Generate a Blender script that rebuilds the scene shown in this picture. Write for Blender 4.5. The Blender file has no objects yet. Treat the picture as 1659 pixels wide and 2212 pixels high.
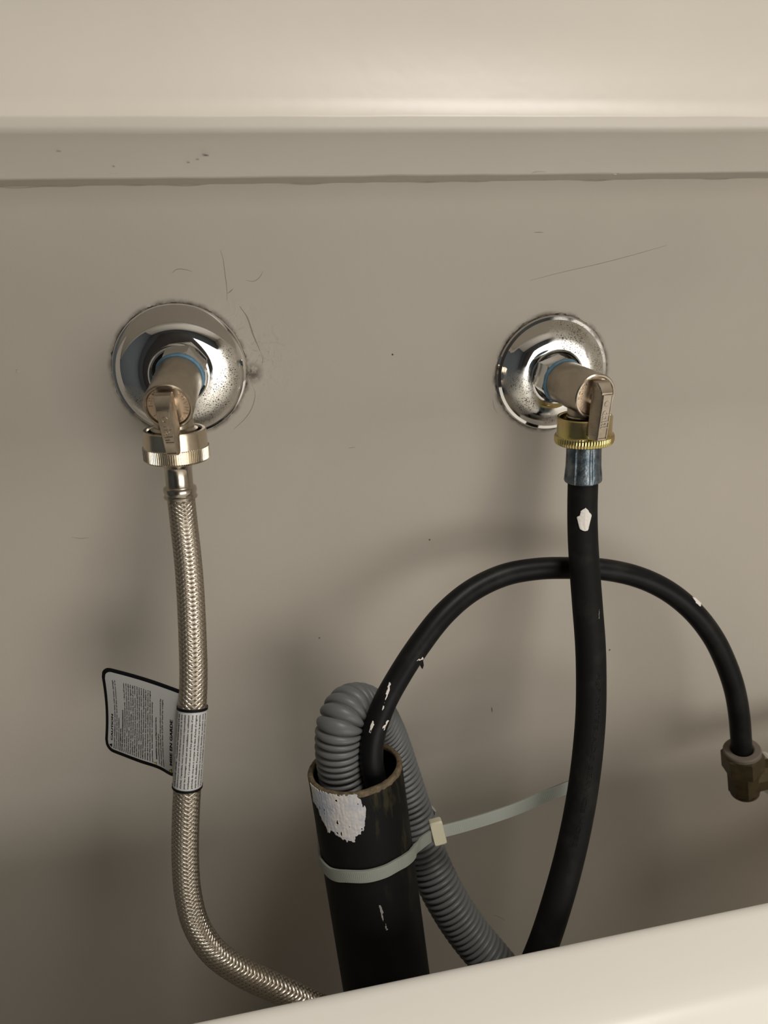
import bpy, math, random
import numpy as np
from mathutils import Vector, Matrix, noise as mnoise

random.seed(7)
rng = np.random.default_rng(7)
SC = bpy.context.scene
COL = SC.collection
PI = math.pi

# ------------------------------------------------------------------ camera
IMG_W, IMG_H, FPX = 1659, 2212, 1661.0
CAM_D, CAM_Z = 0.407, 1.30              # distance from the wall (wall plane is y = 0), height above the floor
_fy = np.array([(540 - 829.5) / FPX, (440 - 1106) / FPX, 1.0]); _fy /= np.linalg.norm(_fy)
_vx = np.array([(12274 - 829.5) / FPX, (265 - 1106) / FPX, 1.0])
_fx = _vx - (_vx @ _fy) * _fy; _fx /= np.linalg.norm(_fx)
_fz = np.cross(_fx, _fy)
CM = np.array([_fx, _fy, _fz])          # camera (right, down, forward) -> world
CPOS = np.array([0.0, -CAM_D, CAM_Z])
cam_data = bpy.data.cameras.new('camera')
cam = bpy.data.objects.new('camera', cam_data); COL.objects.link(cam)
cam_data.sensor_fit = 'VERTICAL'; cam_data.sensor_height = 36.0
cam_data.lens = FPX / IMG_H * 36.0
cam_data.clip_start = 0.01; cam_data.clip_end = 30
_r, _d, _f = CM[:, 0], CM[:, 1], CM[:, 2]
cam.matrix_world = Matrix(((_r[0], -_d[0], -_f[0], CPOS[0]), (_r[1], -_d[1], -_f[1], CPOS[1]),
                           (_r[2], -_d[2], -_f[2], CPOS[2]), (0, 0, 0, 1)))
cam_data.dof.use_dof = True
cam_data.dof.focus_distance = 0.39
cam_data.dof.aperture_fstop = 10.0
SC.camera = cam

# ------------------------------------------------------------------ world, lamps, exposure
world = bpy.data.worlds.new('world'); SC.world = world; world.use_nodes = True
world.node_tree.nodes['Background'].inputs[0].default_value = (1.0, 0.95, 0.88, 1)
world.node_tree.nodes['Background'].inputs[1].default_value = 0.3


def area(name, loc, target, size, power, color):
    l = bpy.data.lights.new(name, 'AREA'); l.shape = 'RECTANGLE'
    l.size, l.size_y = size; l.energy = power; l.color = color
    o = bpy.data.objects.new(name, l); COL.objects.link(o); o.location = loc
    o.rotation_euler = (Vector(target) - Vector(loc)).to_track_quat('-Z', 'Y').to_euler()
    return o


area('ceiling_lamp_light', (0.40, -0.55, 2.38), (0.40, -0.55, 0), (0.40, 0.40), 13, (1.0, 0.95, 0.88))
area('window_light', (0.85, -2.0, 0.97), (0.1, 0.0, 1.10), (1.6, 1.3), 28, (1.0, 0.95, 0.88))
SC.view_settings.view_transform = 'Standard'; SC.view_settings.look = 'None'
SC.view_settings.gamma = 1.0; SC.view_settings.use_curve_mapping = False
SC.view_settings.exposure = 0.0


# ------------------------------------------------------------------ helpers
def P(px, py, out):
    """point of the real scene: pixel of the photo at a measured distance (mm) in front of the wall"""
    d = CM @ np.array([(px - 829.5) / FPX, (py - 1106) / FPX, 1.0])
    return CPOS + d * ((CAM_D - out / 1000.0) / d[1])


def proj(pts):
    c = (np.asarray(pts) - CPOS) @ CM
    return np.stack([829.5 + FPX * c[:, 0] / c[:, 2], 1106 + FPX * c[:, 1] / c[:, 2]], 1), c[:, 2]


def unit(v):
    v = np.asarray(v, float); return v / np.linalg.norm(v)


class NT:
    """short-hand for building a node material"""
    def __init__(s, name):
        s.m = bpy.data.materials.new(name); s.m.use_nodes = True
        s.t = s.m.node_tree; s.b = s.t.nodes['Principled BSDF']; s.out = s.t.nodes['Material Output']

    def n(s, typ, ins=None, **kw):
        nd = s.t.nodes.new(typ)
        for k, v in kw.items(): setattr(nd, k, v)
        for k, v in (ins or {}).items(): s.put(nd.inputs[k], v)
        return nd

    def put(s, sock, v):
        if hasattr(v, 'outputs'): v = v.outputs[0]
        if isinstance(v, bpy.types.NodeSocket): s.t.links.new(v, sock)
        else: sock.default_value = v

    def set(s, **kw):
        for k, v in kw.items(): s.put(s.b.inputs[k.replace('_', ' ')], v)
        return s

    def obj(s): return s.n('ShaderNodeTexCoord').outputs['Object']

    def noise(s, scale, detail=3, rough=0.55, vec=None, dist=0.0):
        return s.n('ShaderNodeTexNoise', {'Vector': vec if vec is not None else s.obj(), 'Scale': scale, 'Detail': detail,
                                          'Roughness': rough, 'Distortion': dist}).outputs['Fac']

    def ramp(s, fac, a, b, lo=0.0, hi=1.0):
        r = s.n('ShaderNodeMapRange', {'Value': fac, 'From Min': a, 'From Max': b, 'To Min': lo, 'To Max': hi})
        r.clamp = True; return r.outputs[0]

    def math(s, op, a, b=0.0):
        nd = s.n('ShaderNodeMath', operation=op); s.put(nd.inputs[0], a); s.put(nd.inputs[1], b); return nd.outputs[0]

    def mix(s, fac, a, b):
        nd = s.n('ShaderNodeMix', data_type='RGBA'); s.put(nd.inputs[0], fac); s.put(nd.inputs[6], a); s.put(nd.inputs[7], b)
        return nd.outputs[2]

    def bump(s, h, strength=0.3, dist=0.001, normal=None):
        nd = s.n('ShaderNodeBump', {'Height': h, 'Strength': strength, 'Distance': dist})
        if normal is not None: s.put(nd.inputs['Normal'], normal)
        return nd.outputs[0]

    def dist_to(s, p):
        pos = s.n('ShaderNodeNewGeometry').outputs['Position']
        nd = s.n('ShaderNodeVectorMath', operation='DISTANCE'); s.put(nd.inputs[0], pos); nd.inputs[1].default_value = tuple(p)
        return nd.outputs['Value']


def c4(r, g, b): return (r, g, b, 1.0)


class G:
    """a mesh in the making; coordinates in metres"""
    def __init__(s): s.v, s.f, s.n = [], [], 0

    def add(s, v, f):
        v = np.asarray(v, float); s.v.append(v)
        s.f.extend([tuple(i + s.n for i in q) for q in f]); s.n += len(v); return s

    def grid(s, rows, wrap_u=True, wrap_v=False, flip=False):
        """rows: array (R, C, 3)"""
        rows = np.asarray(rows, float); R, C = rows.shape[:2]; f = []
        for i in range(R if wrap_v else R - 1):
            i2 = (i + 1) % R
            for j in range(C if wrap_u else C - 1):
                j2 = (j + 1) % C
                q = (i * C + j, i * C + j2, i2 * C + j2, i2 * C + j)
                f.append(q[::-1] if flip else q)
        return s.add(rows.reshape(-1, 3), f)

    def lathe(s, prof, seg=48, M=None, caps=(False, False), rfun=None):
        """prof: list of (r, z) in mm about local z"""
        a = np.linspace(0, 2 * PI, seg, endpoint=False); rows = []
        for k, (r, z) in enumerate(prof):
            rr = np.full(seg, r) if rfun is None else rfun(k, r, a)
            rows.append(np.stack([rr * np.cos(a), rr * np.sin(a), np.full(seg, z)], 1))
        rows = np.array(rows) / 1000.0
        R = len(prof); base = s.n
        if M is not None: rows = rows @ np.array(M)[:3, :3].T + np.array(M)[:3, 3]
        s.grid(rows)
        if caps[0]: s.f.append(tuple(base + j for j in range(seg))[::-1])
        if caps[1]: s.f.append(tuple(base + (R - 1) * seg + j for j in range(seg)))
        return s

    def prism(s, poly, z0, z1, M=None, cham=0.0):
        """poly (x, y) mm extruded along z, optional chamfer towards both ends"""
        poly = np.asarray(poly, float); n = len(poly); c = poly.mean(0)
        k = (poly - c); L = np.linalg.norm(k, axis=1, keepdims=True); ins = c + k * (1 - cham / L)
        rows = [(ins, z0), (poly, z0 + cham), (poly, z1 - cham), (ins, z1)] if cham else [(poly, z0), (poly, z1)]
        arr = np.array([np.column_stack([p, np.full(n, z)]) for p, z in rows]) / 1000.0
        if M is not None: arr = arr @ np.array(M)[:3, :3].T + np.array(M)[:3, 3]
        b = s.n; s.grid(arr)
        s.f.append(tuple(b + j for j in range(n))[::-1]); s.f.append(tuple(b + (len(rows) - 1) * n + j for j in range(n)))
        return s

    def build(s, name, mat, parent=None, sharp=35, loc=None, kind=None, label=None, smooth=True):
        V = np.concatenate(s.v)
        if loc is not None: V = V - np.asarray(loc)
        me = bpy.data.meshes.new(name); me.from_pydata(V.tolist(), [], s.f); me.update()
        if smooth:
            me.polygons.foreach_set('use_smooth', [True] * len(me.polygons))
            if sharp: me.set_sharp_from_angle(angle=math.radians(sharp))
        me.materials.append(mat)
        o = bpy.data.objects.new(name, me); COL.objects.link(o)
        if parent is not None: o.parent = parent
        if kind: o['kind'] = kind
        if label: o['label'] = label
        return o


def thing(name, label, cat, loc=(0, 0, 0), rot=None, group=None):
    o = bpy.data.objects.new(name, None); COL.objects.link(o); o.empty_display_size = 0.01
    if rot is not None:
        M = Matrix([list(map(float, r)) for r in rot]).to_4x4(); M.translation = Vector([float(x) for x in loc]); o.matrix_world = M
    else: o.location = [float(x) for x in loc]
    o['label'] = label; o['category'] = cat
    if group: o['group'] = group
    return o


def struct(name, g, mat, **kw):
    o = g.build(name, mat, **kw); o['kind'] = 'structure'; return o


def boxg(x0, x1, y0, y1, z0, z1):
    g = G()
    v = [(x, y, z) for x in (x0, x1) for y in (y0, y1) for z in (z0, z1)]
    g.add(v, [(0, 1, 3, 2), (4, 6, 7, 5), (0, 4, 5, 1), (2, 3, 7, 6), (0, 2, 6, 4), (1, 5, 7, 3)]); return g


class Path:
    """smooth curve through points with a frame that does not twist"""
    def __init__(s, pts, step=0.001, ref=(0, -1, 0)):
        p = np.array(pts, float)
        p = np.vstack([2 * p[0] - p[1], p, 2 * p[-1] - p[-2]]); dense = []
        for i in range(1, len(p) - 2):
            p0, p1, p2, p3 = p[i - 1:i + 3]
            d01, d12, d23 = [max(np.linalg.norm(b - a), 1e-9) ** 0.5 for a, b in ((p0, p1), (p1, p2), (p2, p3))]
            t0, t1 = 0, d01; t2 = t1 + d12; t3 = t2 + d23
            for t in np.linspace(t1, t2, 40, endpoint=False):
                A1 = (t1 - t) / (t1 - t0) * p0 + (t - t0) / (t1 - t0) * p1
                A2 = (t2 - t) / (t2 - t1) * p1 + (t - t1) / (t2 - t1) * p2
                A3 = (t3 - t) / (t3 - t2) * p2 + (t - t2) / (t3 - t2) * p3
                B1 = (t2 - t) / (t2 - t0) * A1 + (t - t0) / (t2 - t0) * A2
                B2 = (t3 - t) / (t3 - t1) * A2 + (t - t1) / (t3 - t1) * A3
                dense.append((t2 - t) / (t2 - t1) * B1 + (t - t1) / (t2 - t1) * B2)
        dense.append(p[-2]); d = np.array(dense)
        for _ in range(6): d[1:-1] = 0.25 * d[:-2] + 0.5 * d[1:-1] + 0.25 * d[2:]
        L = np.concatenate([[0], np.cumsum(np.linalg.norm(np.diff(d, axis=0), axis=1))])
        s.len = L[-1]; n = int(s.len / step) + 1; s.s = np.linspace(0, s.len, n)
        s.p = np.stack([np.interp(s.s, L, d[:, k]) for k in range(3)], 1)
        T = np.gradient(s.p, axis=0); s.t = T / np.linalg.norm(T, axis=1, keepdims=True)
        N = np.zeros_like(s.p); r = np.asarray(ref, float)
        for i in range(n):
            r = r - (r @ s.t[i]) * s.t[i]; r = r / np.linalg.norm(r); N[i] = r
        s.nrm = N; s.bin = np.cross(s.t, N)

    def at(s, q):
        f = lambda A: np.stack([np.interp(q, s.s, A[:, k]) for k in range(3)], -1)
        return f(s.p), f(s.nrm), f(s.bin)

    def surf(s, q, th, r):
        p, n, b = s.at(np.asarray(q, float))
        th = np.asarray(th)[..., None]; r = np.asarray(r, float)
        if r.ndim: r = r[..., None]
        return p + r * (np.cos(th) * n + np.sin(th) * b)

    def tube(s, g, rad, s0=0.0, s1=None, step=0.0015, seg=32, caps=True):
        s1 = s.len if s1 is None else s1
        q = np.linspace(s0, s1, max(2, int((s1 - s0) / step) + 1)); a = np.linspace(0, 2 * PI, seg, endpoint=False)
        p, n, b = s.at(q); r = np.array([rad(x) for x in q]) if callable(rad) else np.full(len(q), rad)
        ring = np.cos(a)[None, :, None] * n[:, None, :] + np.sin(a)[None, :, None] * b[:, None, :]
        base = g.n; g.grid(p[:, None, :] + r[:, None, None] * ring)
        if caps:
            g.f.append(tuple(base + j for j in range(seg))[::-1]); g.f.append(tuple(base + (len(q) - 1) * seg + j for j in range(seg)))
        return g

    def hit(s, px, py, r):
        """(s, theta) on the tube surface that the photo shows at a pixel"""
        q = s.s[::2] if len(s.s) > 600 else s.s
        th = np.linspace(-PI, PI, 120, endpoint=False)
        Q, TH = np.meshgrid(q, th, indexing='ij')
        S = s.surf(Q.ravel(), TH.ravel(), r); C = s.at(Q.ravel())[0]
        front = np.einsum('ij,ij->i', S - C, CPOS - S) > 0
        xy, _ = proj(S); d = np.hypot(xy[:, 0] - px, xy[:, 1] - py) + np.where(front, 0, 1e6)
        i = int(np.argmin(d)); return Q.ravel()[i], TH.ravel()[i]


def inside(poly, x, y):
    r = np.zeros_like(x, bool); n = len(poly)
    for i in range(n):
        x1, y1 = poly[i]; x2, y2 = poly[(i + 1) % n]
        if y1 == y2: continue
        c = ((y1 > y) != (y2 > y)) & (x < (x2 - x1) * (y - y1) / (y2 - y1) + x1); r ^= c
    return r


def patch_on(path, r, poly_sth, mat, name, parent, loc, cell=0.0004, lift=0.0003, rag=0.4, holes=0.0, seed=0, label=None):
    """a thin irregular film (paint) lying on a tube: polygon in (s, r*theta)"""
    pl = np.array([(a, r * b) for a, b in poly_sth])
    lo, hi = pl.min(0) - 0.001, pl.max(0) + 0.001
    nx, ny = [max(3, int((hi[k] - lo[k]) / cell)) for k in (0, 1)]
    X, Y = np.meshgrid(np.linspace(lo[0], hi[0], nx), np.linspace(lo[1], hi[1], ny), indexing='ij')
    J = np.array([[mnoise.noise(Vector((x * 700 + seed, y * 700, seed))) for x, y in zip(a, b)] for a, b in zip(X, Y)])
    K = np.array([[mnoise.noise(Vector((x * 160 + seed, y * 900, 3 + seed))) for x, y in zip(a, b)] for a, b in zip(X, Y)])
    X2 = X + J * rag * 0.0015; Y2 = Y + K * rag * 0.0012
    ins = inside(pl, X2, Y2)
    if holes: ins &= (K + 0.5 * J) < (0.75 - holes)
    idx = -np.ones((nx, ny), int); vs, fs = [], []
    def vid(i, j):
        if idx[i, j] < 0: idx[i, j] = len(vs); vs.append((X[i, j], Y[i, j], lift + 0.00012 * J[i, j] + 0.0001 * K[i, j]))
        return idx[i, j]
    for i in range(nx - 1):
        for j in range(ny - 1):
            if ins[i, j] and ins[i + 1, j] and ins[i, j + 1] and ins[i + 1, j + 1]:
                fs.append((vid(i, j), vid(i + 1, j), vid(i + 1, j + 1), vid(i, j + 1)))
    if not fs: return None
    A = np.array(vs); V = path.surf(A[:, 0], A[:, 1] / r, r + A[:, 2])
    g = G().add(V, fs); o = g.build(name, mat, parent, loc=loc, sharp=0, label=label)
    so = o.modifiers.new('thickness', 'SOLIDIFY'); so.thickness = 0.0003; so.offset = 0
    return o


_txt = {}
def text2d(body, size, bold=0.0, extrude=0.0, align='LEFT', space=1.0):
    """letters as a mesh: (verts Nx3, faces), baseline at y = 0; built-in font"""
    cu = bpy.data.curves.new('t', 'FONT'); cu.body = body; cu.size = size; cu.offset = bold; cu.extrude = extrude
    cu.align_x = align; cu.resolution_u = 2; cu.space_character = space
    o = bpy.data.objects.new('t', cu); COL.objects.link(o)
    dg = bpy.context.evaluated_depsgraph_get(); ev = o.evaluated_get(dg); me = ev.to_mesh()
    v = np.array([tuple(q.co) for q in me.vertices]).reshape(-1, 3); f = [tuple(q.vertices) for q in me.polygons]
    ev.to_mesh_clear(); bpy.data.objects.remove(o); bpy.data.curves.remove(cu)
    return v, f


def local_frame(axis, up=(0, 0, 1), roll=0.0):
    """columns right, up, axis"""
    z = unit(axis); y = np.asarray(up, float); y = unit(y - (y @ z) * z); x = np.cross(y, z)
    c, s_ = math.cos(roll), math.sin(roll); x, y = c * x + s_ * y, -s_ * x + c * y
    return np.column_stack([x, y, z])


# ------------------------------------------------------------------ measured centres
ESC_L, ESC_R = P(390, 800, 0), P(1190, 806, 0)

# ------------------------------------------------------------------ materials
def m_wall():
    t = NT('wall_paint')
    n1 = t.noise(420, 3); n2 = t.noise(60, 2); n3 = t.noise(7, 3)
    col = t.mix(t.ramp(n3, .35, .65), c4(.445, .410, .358), c4(.470, .434, .380))
    d1 = t.dist_to(ESC_L); d2 = t.dist_to(ESC_R)
    nz = t.noise(230, 4, .65); nz2 = t.noise(90, 3, .6)
    def ring(d, r, w):
        a = t.ramp(d, r, r + w, 1, 0)
        return t.ramp(t.math('MULTIPLY', t.math('POWER', a, 1.6), t.ramp(nz2, .32, .58)), .05, .6)
    dirt = t.math('MAXIMUM', ring(d1, .0330, .0042), ring(d2, .0314, .0040))
    # plaster smear with grime to the right of the hot valve's plate
    sm = t.ramp(t.dist_to(P(552, 780, 0)), .004, .020, 1, 0)
    sm = t.math('MULTIPLY', sm, t.ramp(t.noise(150, 4, .7, dist=1.5), .56, .70))
    sp = t.math('MULTIPLY', t.ramp(t.dist_to(P(545, 806, 0)), .0016, .0066, 1, 0), t.ramp(nz, .34, .52))
    dirt = t.math('MAXIMUM', dirt, t.math('MAXIMUM', t.math('MULTIPLY', sm, .5), sp))
    col = t.mix(t.math('MULTIPLY', dirt, .85), col, c4(.07, .052, .035))
    lump = t.math('MULTIPLY', t.noise(110, 4, .6, dist=1.2), t.ramp(t.dist_to(P(520, 760, 0)), .012, .036, 1, 0))
    h = t.math('ADD', t.math('MULTIPLY', n1, .35), t.math('MULTIPLY', n2, .6))
    b = t.bump(h, .32, .0006); b = t.bump(lump, .45, .002, b)
    t.set(Base_Color=col, Roughness=.62, Normal=b); t.b.inputs['Specular IOR Level'].default_value = .3
    return t.m


def m_simple(name, col, rough, metal=0.0, bump=None, var=None, **kw):
    t = NT(name); t.set(Roughness=rough, Metallic=metal)
    if var: t.set(Base_Color=t.mix(t.ramp(t.noise(var[1], 4, .6), .35, .65), c4(*col), c4(*var[0])))
    else: t.set(Base_Color=c4(*col))
    if bump: t.set(Normal=t.bump(t.noise(bump[0], 4), bump[1], bump[2]))
    for k, v in kw.items(): t.put(t.b.inputs[k.replace('_', ' ')], v)
    return t.m


def m_chrome(name, spots, c_rust, rusty):
    """mirror chrome; inside the spots (x, y, radius in mm on the plate) it is dulled and pitted"""
    t = NT(name); o = t.obj(); mask = 0.0
    for x, y, r in spots:
        nd = t.n('ShaderNodeVectorMath', operation='DISTANCE'); t.put(nd.inputs[0], o); nd.inputs[1].default_value = (x / 1000, y / 1000, .009)
        mask = t.math('MAXIMUM', mask, t.ramp(nd.outputs['Value'], r / 1000 * .55, r / 1000 * 1.15, 1, 0))
    mask = t.math('MULTIPLY', mask, t.ramp(t.noise(90, 3, .6), .28, .52))
    p1 = t.noise(1700, 2, .5); p2 = t.noise(520, 4, .65)
    pit = t.math('GREATER_THAN', p1, t.ramp(mask, 0, 1, .80, .585))
    rust = t.math('GREATER_THAN', p2, t.ramp(mask, 0, 1, .78, .70 - .05 * rusty))
    k = t.math('MAXIMUM', pit, rust)
    col = t.mix(k, t.mix(mask, c4(.84, .84, .84), c4(.78, .76, .71)), t.mix(rust, c4(.06, .052, .042), c4(*c_rust)))
    t.set(Base_Color=col, Metallic=t.math('SUBTRACT', 1.0, t.math('MULTIPLY', k, .85)),
          Roughness=t.math('MAXIMUM', t.ramp(mask, 0, .6, .035, .34), t.math('MULTIPLY', k, .7)),
          Normal=t.bump(t.math('SUBTRACT', 1.0, k), .25, .0002))
    return t.m


def m_rubber(name, col, rough, dust):
    t = NT(name); o = t.obj()
    d = t.ramp(t.noise(55, 5, .65), .5, .78)
    t.set(Base_Color=t.mix(t.math('MULTIPLY', d, dust), c4(*col), c4(.09, .08, .062)), Roughness=rough,
          Normal=t.bump(t.noise(1100, 2), .12, .0003))
    t.b.inputs['Specular IOR Level'].default_value = .13
    return t.m


WALL = m_wall()
TRIM = m_simple('trim_paint', (.475, .442, .392), .40, bump=(160, .12, .0006), var=((.495, .462, .41), 9))
DARKWALL = m_simple('slate_wall', (.085, .10, .115), .8)  # unseen walls, made dark for the chrome's reflections and less bounced light
CEIL = m_simple('ceiling_paint', (.72, .69, .63), .9)
FLOOR = m_simple('floor_tile', (.32, .27, .21), .5)
ADDED_DOOR = m_simple('added_dark_door', (.035, .03, .03), .5)
BLUE = m_simple('blue_fabric', (.03, .10, .16), .8)
CHROME_L = m_chrome('chrome_worn', ((17, -13, 13), (25, -3, 9), (10, -24, 9), (-24, -12, 8), (26, 9, 6)), (.10, .07, .04), .2)
CHROME_R = m_chrome('chrome_pitted', ((10, 19, 15), (24, 8, 13), (2, 27, 9), (-20, -4, 10), (-17, -14, 9), (-2, -26, 8)), (.15, .085, .035), 1.0)
CHROME = m_simple('chrome_clean', (.80, .80, .79), .10, 1.0)
NICKEL = m_simple('valve_nickel', (.50, .44, .36), .27, 1.0, bump=(900, .10, .0002), var=((.40, .35, .28), 120))
NICKEL_FACE = m_simple('valve_cast_nickel', (.58, .46, .35), .36, 1.0, bump=(1500, .25, .0002))
NICKEL_HOSE = m_simple('coupling_nickel', (.66, .59, .47), .24, 1.0, bump=(1300, .10, .0002), var=((.58, .50, .39), 150))
SEAL = m_simple('blue_sealant', (.10, .24, .38), .6, bump=(700, .5, .0006), var=((.16, .30, .42), 300))
STEEL = m_simple('braid_steel', (.44, .395, .33), .30, 1.0)
FERRULE = m_simple('ferrule_steel', (.50, .46, .40), .22, 1.0, bump=(700, .12, .0002), var=((.40, .36, .30), 160))
CORE = m_simple('braid_core', (.02, .018, .015), .7)
BRASS = m_simple('zinc_yellow_brass', (.58, .53, .20), .22, 1.0, bump=(800, .12, .0003), var=((.56, .40, .22), 110))
BLUED = m_simple('blued_steel', (.06, .09, .12), .36, .9, bump=(420, .5, .0006), var=((.20, .23, .25), 210))
OLDBRASS = m_simple('tarnished_brass', (.050, .036, .015), .45, .5, bump=(500, .2, .0004), var=((.075, .055, .024), 160))
OLDRIM = m_simple('dusty_brass', (.115, .095, .075), .7, .2, bump=(700, .2, .0004))
RUBBER = m_rubber('hose_rubber', (.006, .006, .006), .62, .16)
TUBE = m_rubber('tube_rubber', (.005, .005, .0055), .42, .14)
PLASTIC = m_simple('grey_plastic', (.098, .102, .104), .42, bump=(500, .06, .0003), Specular_IOR_Level=.3)
NYLON = m_simple('nylon_strap', (.29, .31, .275), .45, Transmission_Weight=.3)
NYLON_HEAD = m_simple('nylon_head', (.52, .49, .36), .45, Transmission_Weight=.15)
WHITE = m_simple('washer_enamel', (.82, .80, .75), .30)
LABEL = m_simple('label_film', (.43, .43, .425), .38)
INK = m_simple('label_ink', (.004, .004, .005), .6, Specular_IOR_Level=.12)
YELLOW = m_simple('warning_yellow', (.55, .46, .03), .5)
PAINT = m_simple('white_paint', (.50, .475, .45), .6, bump=(350, .35, .0006), var=((.30, .33, .41), 110))
PAINT2 = m_simple('hose_paint', (.62, .59, .56), .6)
GREY_DUST = m_simple('scuff', (.22, .21, .19), .8)
CRACK = m_simple('crack_line', (.29, .26, .215), .8)  # darker beige of the hairlines and one filler ridge
GRIME = m_simple('grimy_paint', (.33, .30, .255), .75, bump=(600, .6, .0006), var=((.040, .032, .024), 260))
SPECK = m_simple('dark_speck', (.05, .045, .04), .7)


def m_abs():
    t = NT('abs_pipe'); o = t.obj()
    mp = t.n('ShaderNodeMapping', {'Vector': o, 'Scale': (1, 1, .16)})
    st = t.ramp(t.noise(130, 4, .6, vec=mp.outputs[0]), .56, .75)
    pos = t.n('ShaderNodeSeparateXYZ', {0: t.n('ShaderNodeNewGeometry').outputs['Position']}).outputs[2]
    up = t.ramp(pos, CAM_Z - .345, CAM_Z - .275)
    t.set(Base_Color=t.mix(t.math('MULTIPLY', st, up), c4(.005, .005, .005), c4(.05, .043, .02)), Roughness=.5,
          Normal=t.bump(t.noise(300, 3, vec=mp.outputs[0]), .12, .0004))
    t.b.inputs['Specular IOR Level'].default_value = .09
    return t.m


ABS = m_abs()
RIM = m_simple('sawn_abs_rim', (.045, .030, .013), .7, bump=(600, .6, .0008), var=((.12, .088, .048), 300))

# ------------------------------------------------------------------ the room
XL, XR, YF, ZC = -1.3, 1.9, -2.3, 2.42
wall = struct('wall_back', boxg(XL, XR, 0, .12, 0, ZC), WALL, smooth=False)
struct('wall_left', boxg(XL - .1, XL, YF, .12, 0, ZC), DARKWALL, smooth=False)
struct('wall_right', boxg(XR, XR + .1, YF, .12, 0, ZC), WALL, smooth=False)
struct('wall_front', boxg(XL, XR, YF - .1, YF, 0, ZC), DARKWALL, smooth=False)
struct('floor', boxg(XL - .1, XR + .1, YF - .1, .12, -.1, 0), FLOOR, smooth=False)
struct('ceiling', boxg(XL - .1, XR + .1, YF - .1, .12, ZC, ZC + .1), CEIL, smooth=False)
struct('added_door_1', boxg(-.75, .15, YF, YF + .04, 0, 2.05), ADDED_DOOR, smooth=False)  # unseen door, added to give the chrome flanges something dark to mirror

# painted ledge board: fascia, round nose, face leaning back above it
LO = .085                                   # how far the board stands out from the wall
zb, zn, zj = float(P(830, 378, 73)[2]), float(P(830, 246, 84)[2]), float(P(830, 394, 0)[2])
prof = [(LO - .0250, zb - .0002), (LO - .0122, zb - .0002), (LO - .0118, zb + .0002), (LO - .0075, zb + .0110), (LO - .0012, zn - .0068), (LO - .0003, zn - .0058), (LO, zn - .0040)]
for k in range(7):
    a = -0.1 + k / 6 * 1.20
    prof.append((LO - .0014 + .0014 * math.cos(a), zn - .0014 + .0014 * math.sin(a)))
prof += [(LO - .0034, zn + .0060), (LO - .0064, zn + .0130), (LO - .0098, zn + .0220), (LO - .0125, zn + .0330), (LO - .0143, zn + .0460), (LO - .0152, zn + .0590), (LO - .0157, zn + .0720), (LO - .0160, zn + .0900), (LO - .022, zn + .093), (0, zn + .095)]
xs = np.linspace(XL, XR, 260)
rows = []
for (o_, z_) in prof:
    wob = np.array([.00025 * mnoise.noise(Vector((x * 40, z_ * 300, 0))) + (.0002 * mnoise.noise(Vector((x * 160, 5, 0))) if z_ < zb + .001 and o_ > .05 else 0) for x in xs])
    rows.append(np.stack([xs, np.full(len(xs), -o_), z_ + wob], 1))
ledge = struct('trim_1', G().grid(np.array(rows), wrap_u=False), TRIM, sharp=50)

under = np.array([np.stack([xs, np.full(len(xs), -o_), np.full(len(xs), z_) + np.array([.0003 * mnoise.noise(Vector((x * 60, o_ * 90, 3))) for x in xs])], 1)
                  for o_, z_ in ((0.0, zj), (.006, zj + .0004), (.03, zj + .001), (LO - .0145, zb + .0003), (LO - .0145, zb + .004))])
struct('trim_2', G().grid(under, wrap_u=False), WALL, sharp=50)

# small marks on wall and ledge: raised hairlines, specks and old filler, each a part of the surface it sits on
def streak(pts, w, name, mat, parent):
    w3 = [P(x, y, o) for x, y, o in pts]; pa = Path(w3, .0006); n = len(pa.s)
    taper = lambda s_: w * (.35 + .65 * math.sin(PI * min(max(s_ / pa.len, .02), .98)))
    g = pa.tube(G(), taper, seg=6, step=.0008); return g.build(name, mat, parent)


def on_wall(l, o=0.05): return [(x, y, o) for x, y in l]


streak(on_wall([(372, 590), (382, 582), (398, 582), (416, 587)]), .00016, 'hairline', CRACK, wall)
streak(on_wall([(476, 540), (482, 560), (486, 590), (490, 620), (491, 650)]), .00016, 'hairline', CRACK, wall)
streak(on_wall([(492, 634), (500, 628), (503, 624)]), .0002, 'hairline', CRACK, wall)
streak(on_wall([(530, 605), (548, 608), (562, 598), (568, 586)]), .00012, 'hairline', CRACK, wall)
streak(on_wall([(1145, 606), (1215, 588), (1290, 571), (1360, 553), (1440, 530)]), .00011, 'hairline', CRACK, wall)
streak(on_wall([(1154, 502), (1174, 502)]), .00018, 'hairline', CRACK, wall)
streak(on_wall([(518, 662), (534, 685), (548, 725), (562, 758)]), .00035, 'filler_ridge', CRACK, wall)
streak(on_wall([(562, 758), (569, 775), (566, 790)]), .0003, 'filler_ridge', WALL, wall)
streak(on_wall([(545, 830), (552, 850), (546, 880), (530, 905), (505, 928)]), .0004, 'filler_ridge', WALL, wall)
streak(on_wall([(1064, 862), (1068, 882), (1075, 893)]), .00013, 'hairline', CRACK, wall)
streak(on_wall([(155, 1160), (175, 1163), (192, 1161)]), .00012, 'hairline', CRACK, wall)
streak(on_wall([(1062, 1528), (1063, 1538)]), .0003, 'speck', SPECK, wall)
streak(on_wall([(752, 968), (768, 966)]), .00012, 'hairline', CRACK, wall)
streak(on_wall([(1065, 1975), (1080, 1980), (1092, 1988)]), .0002, 'hairline', CRACK, wall)
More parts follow.
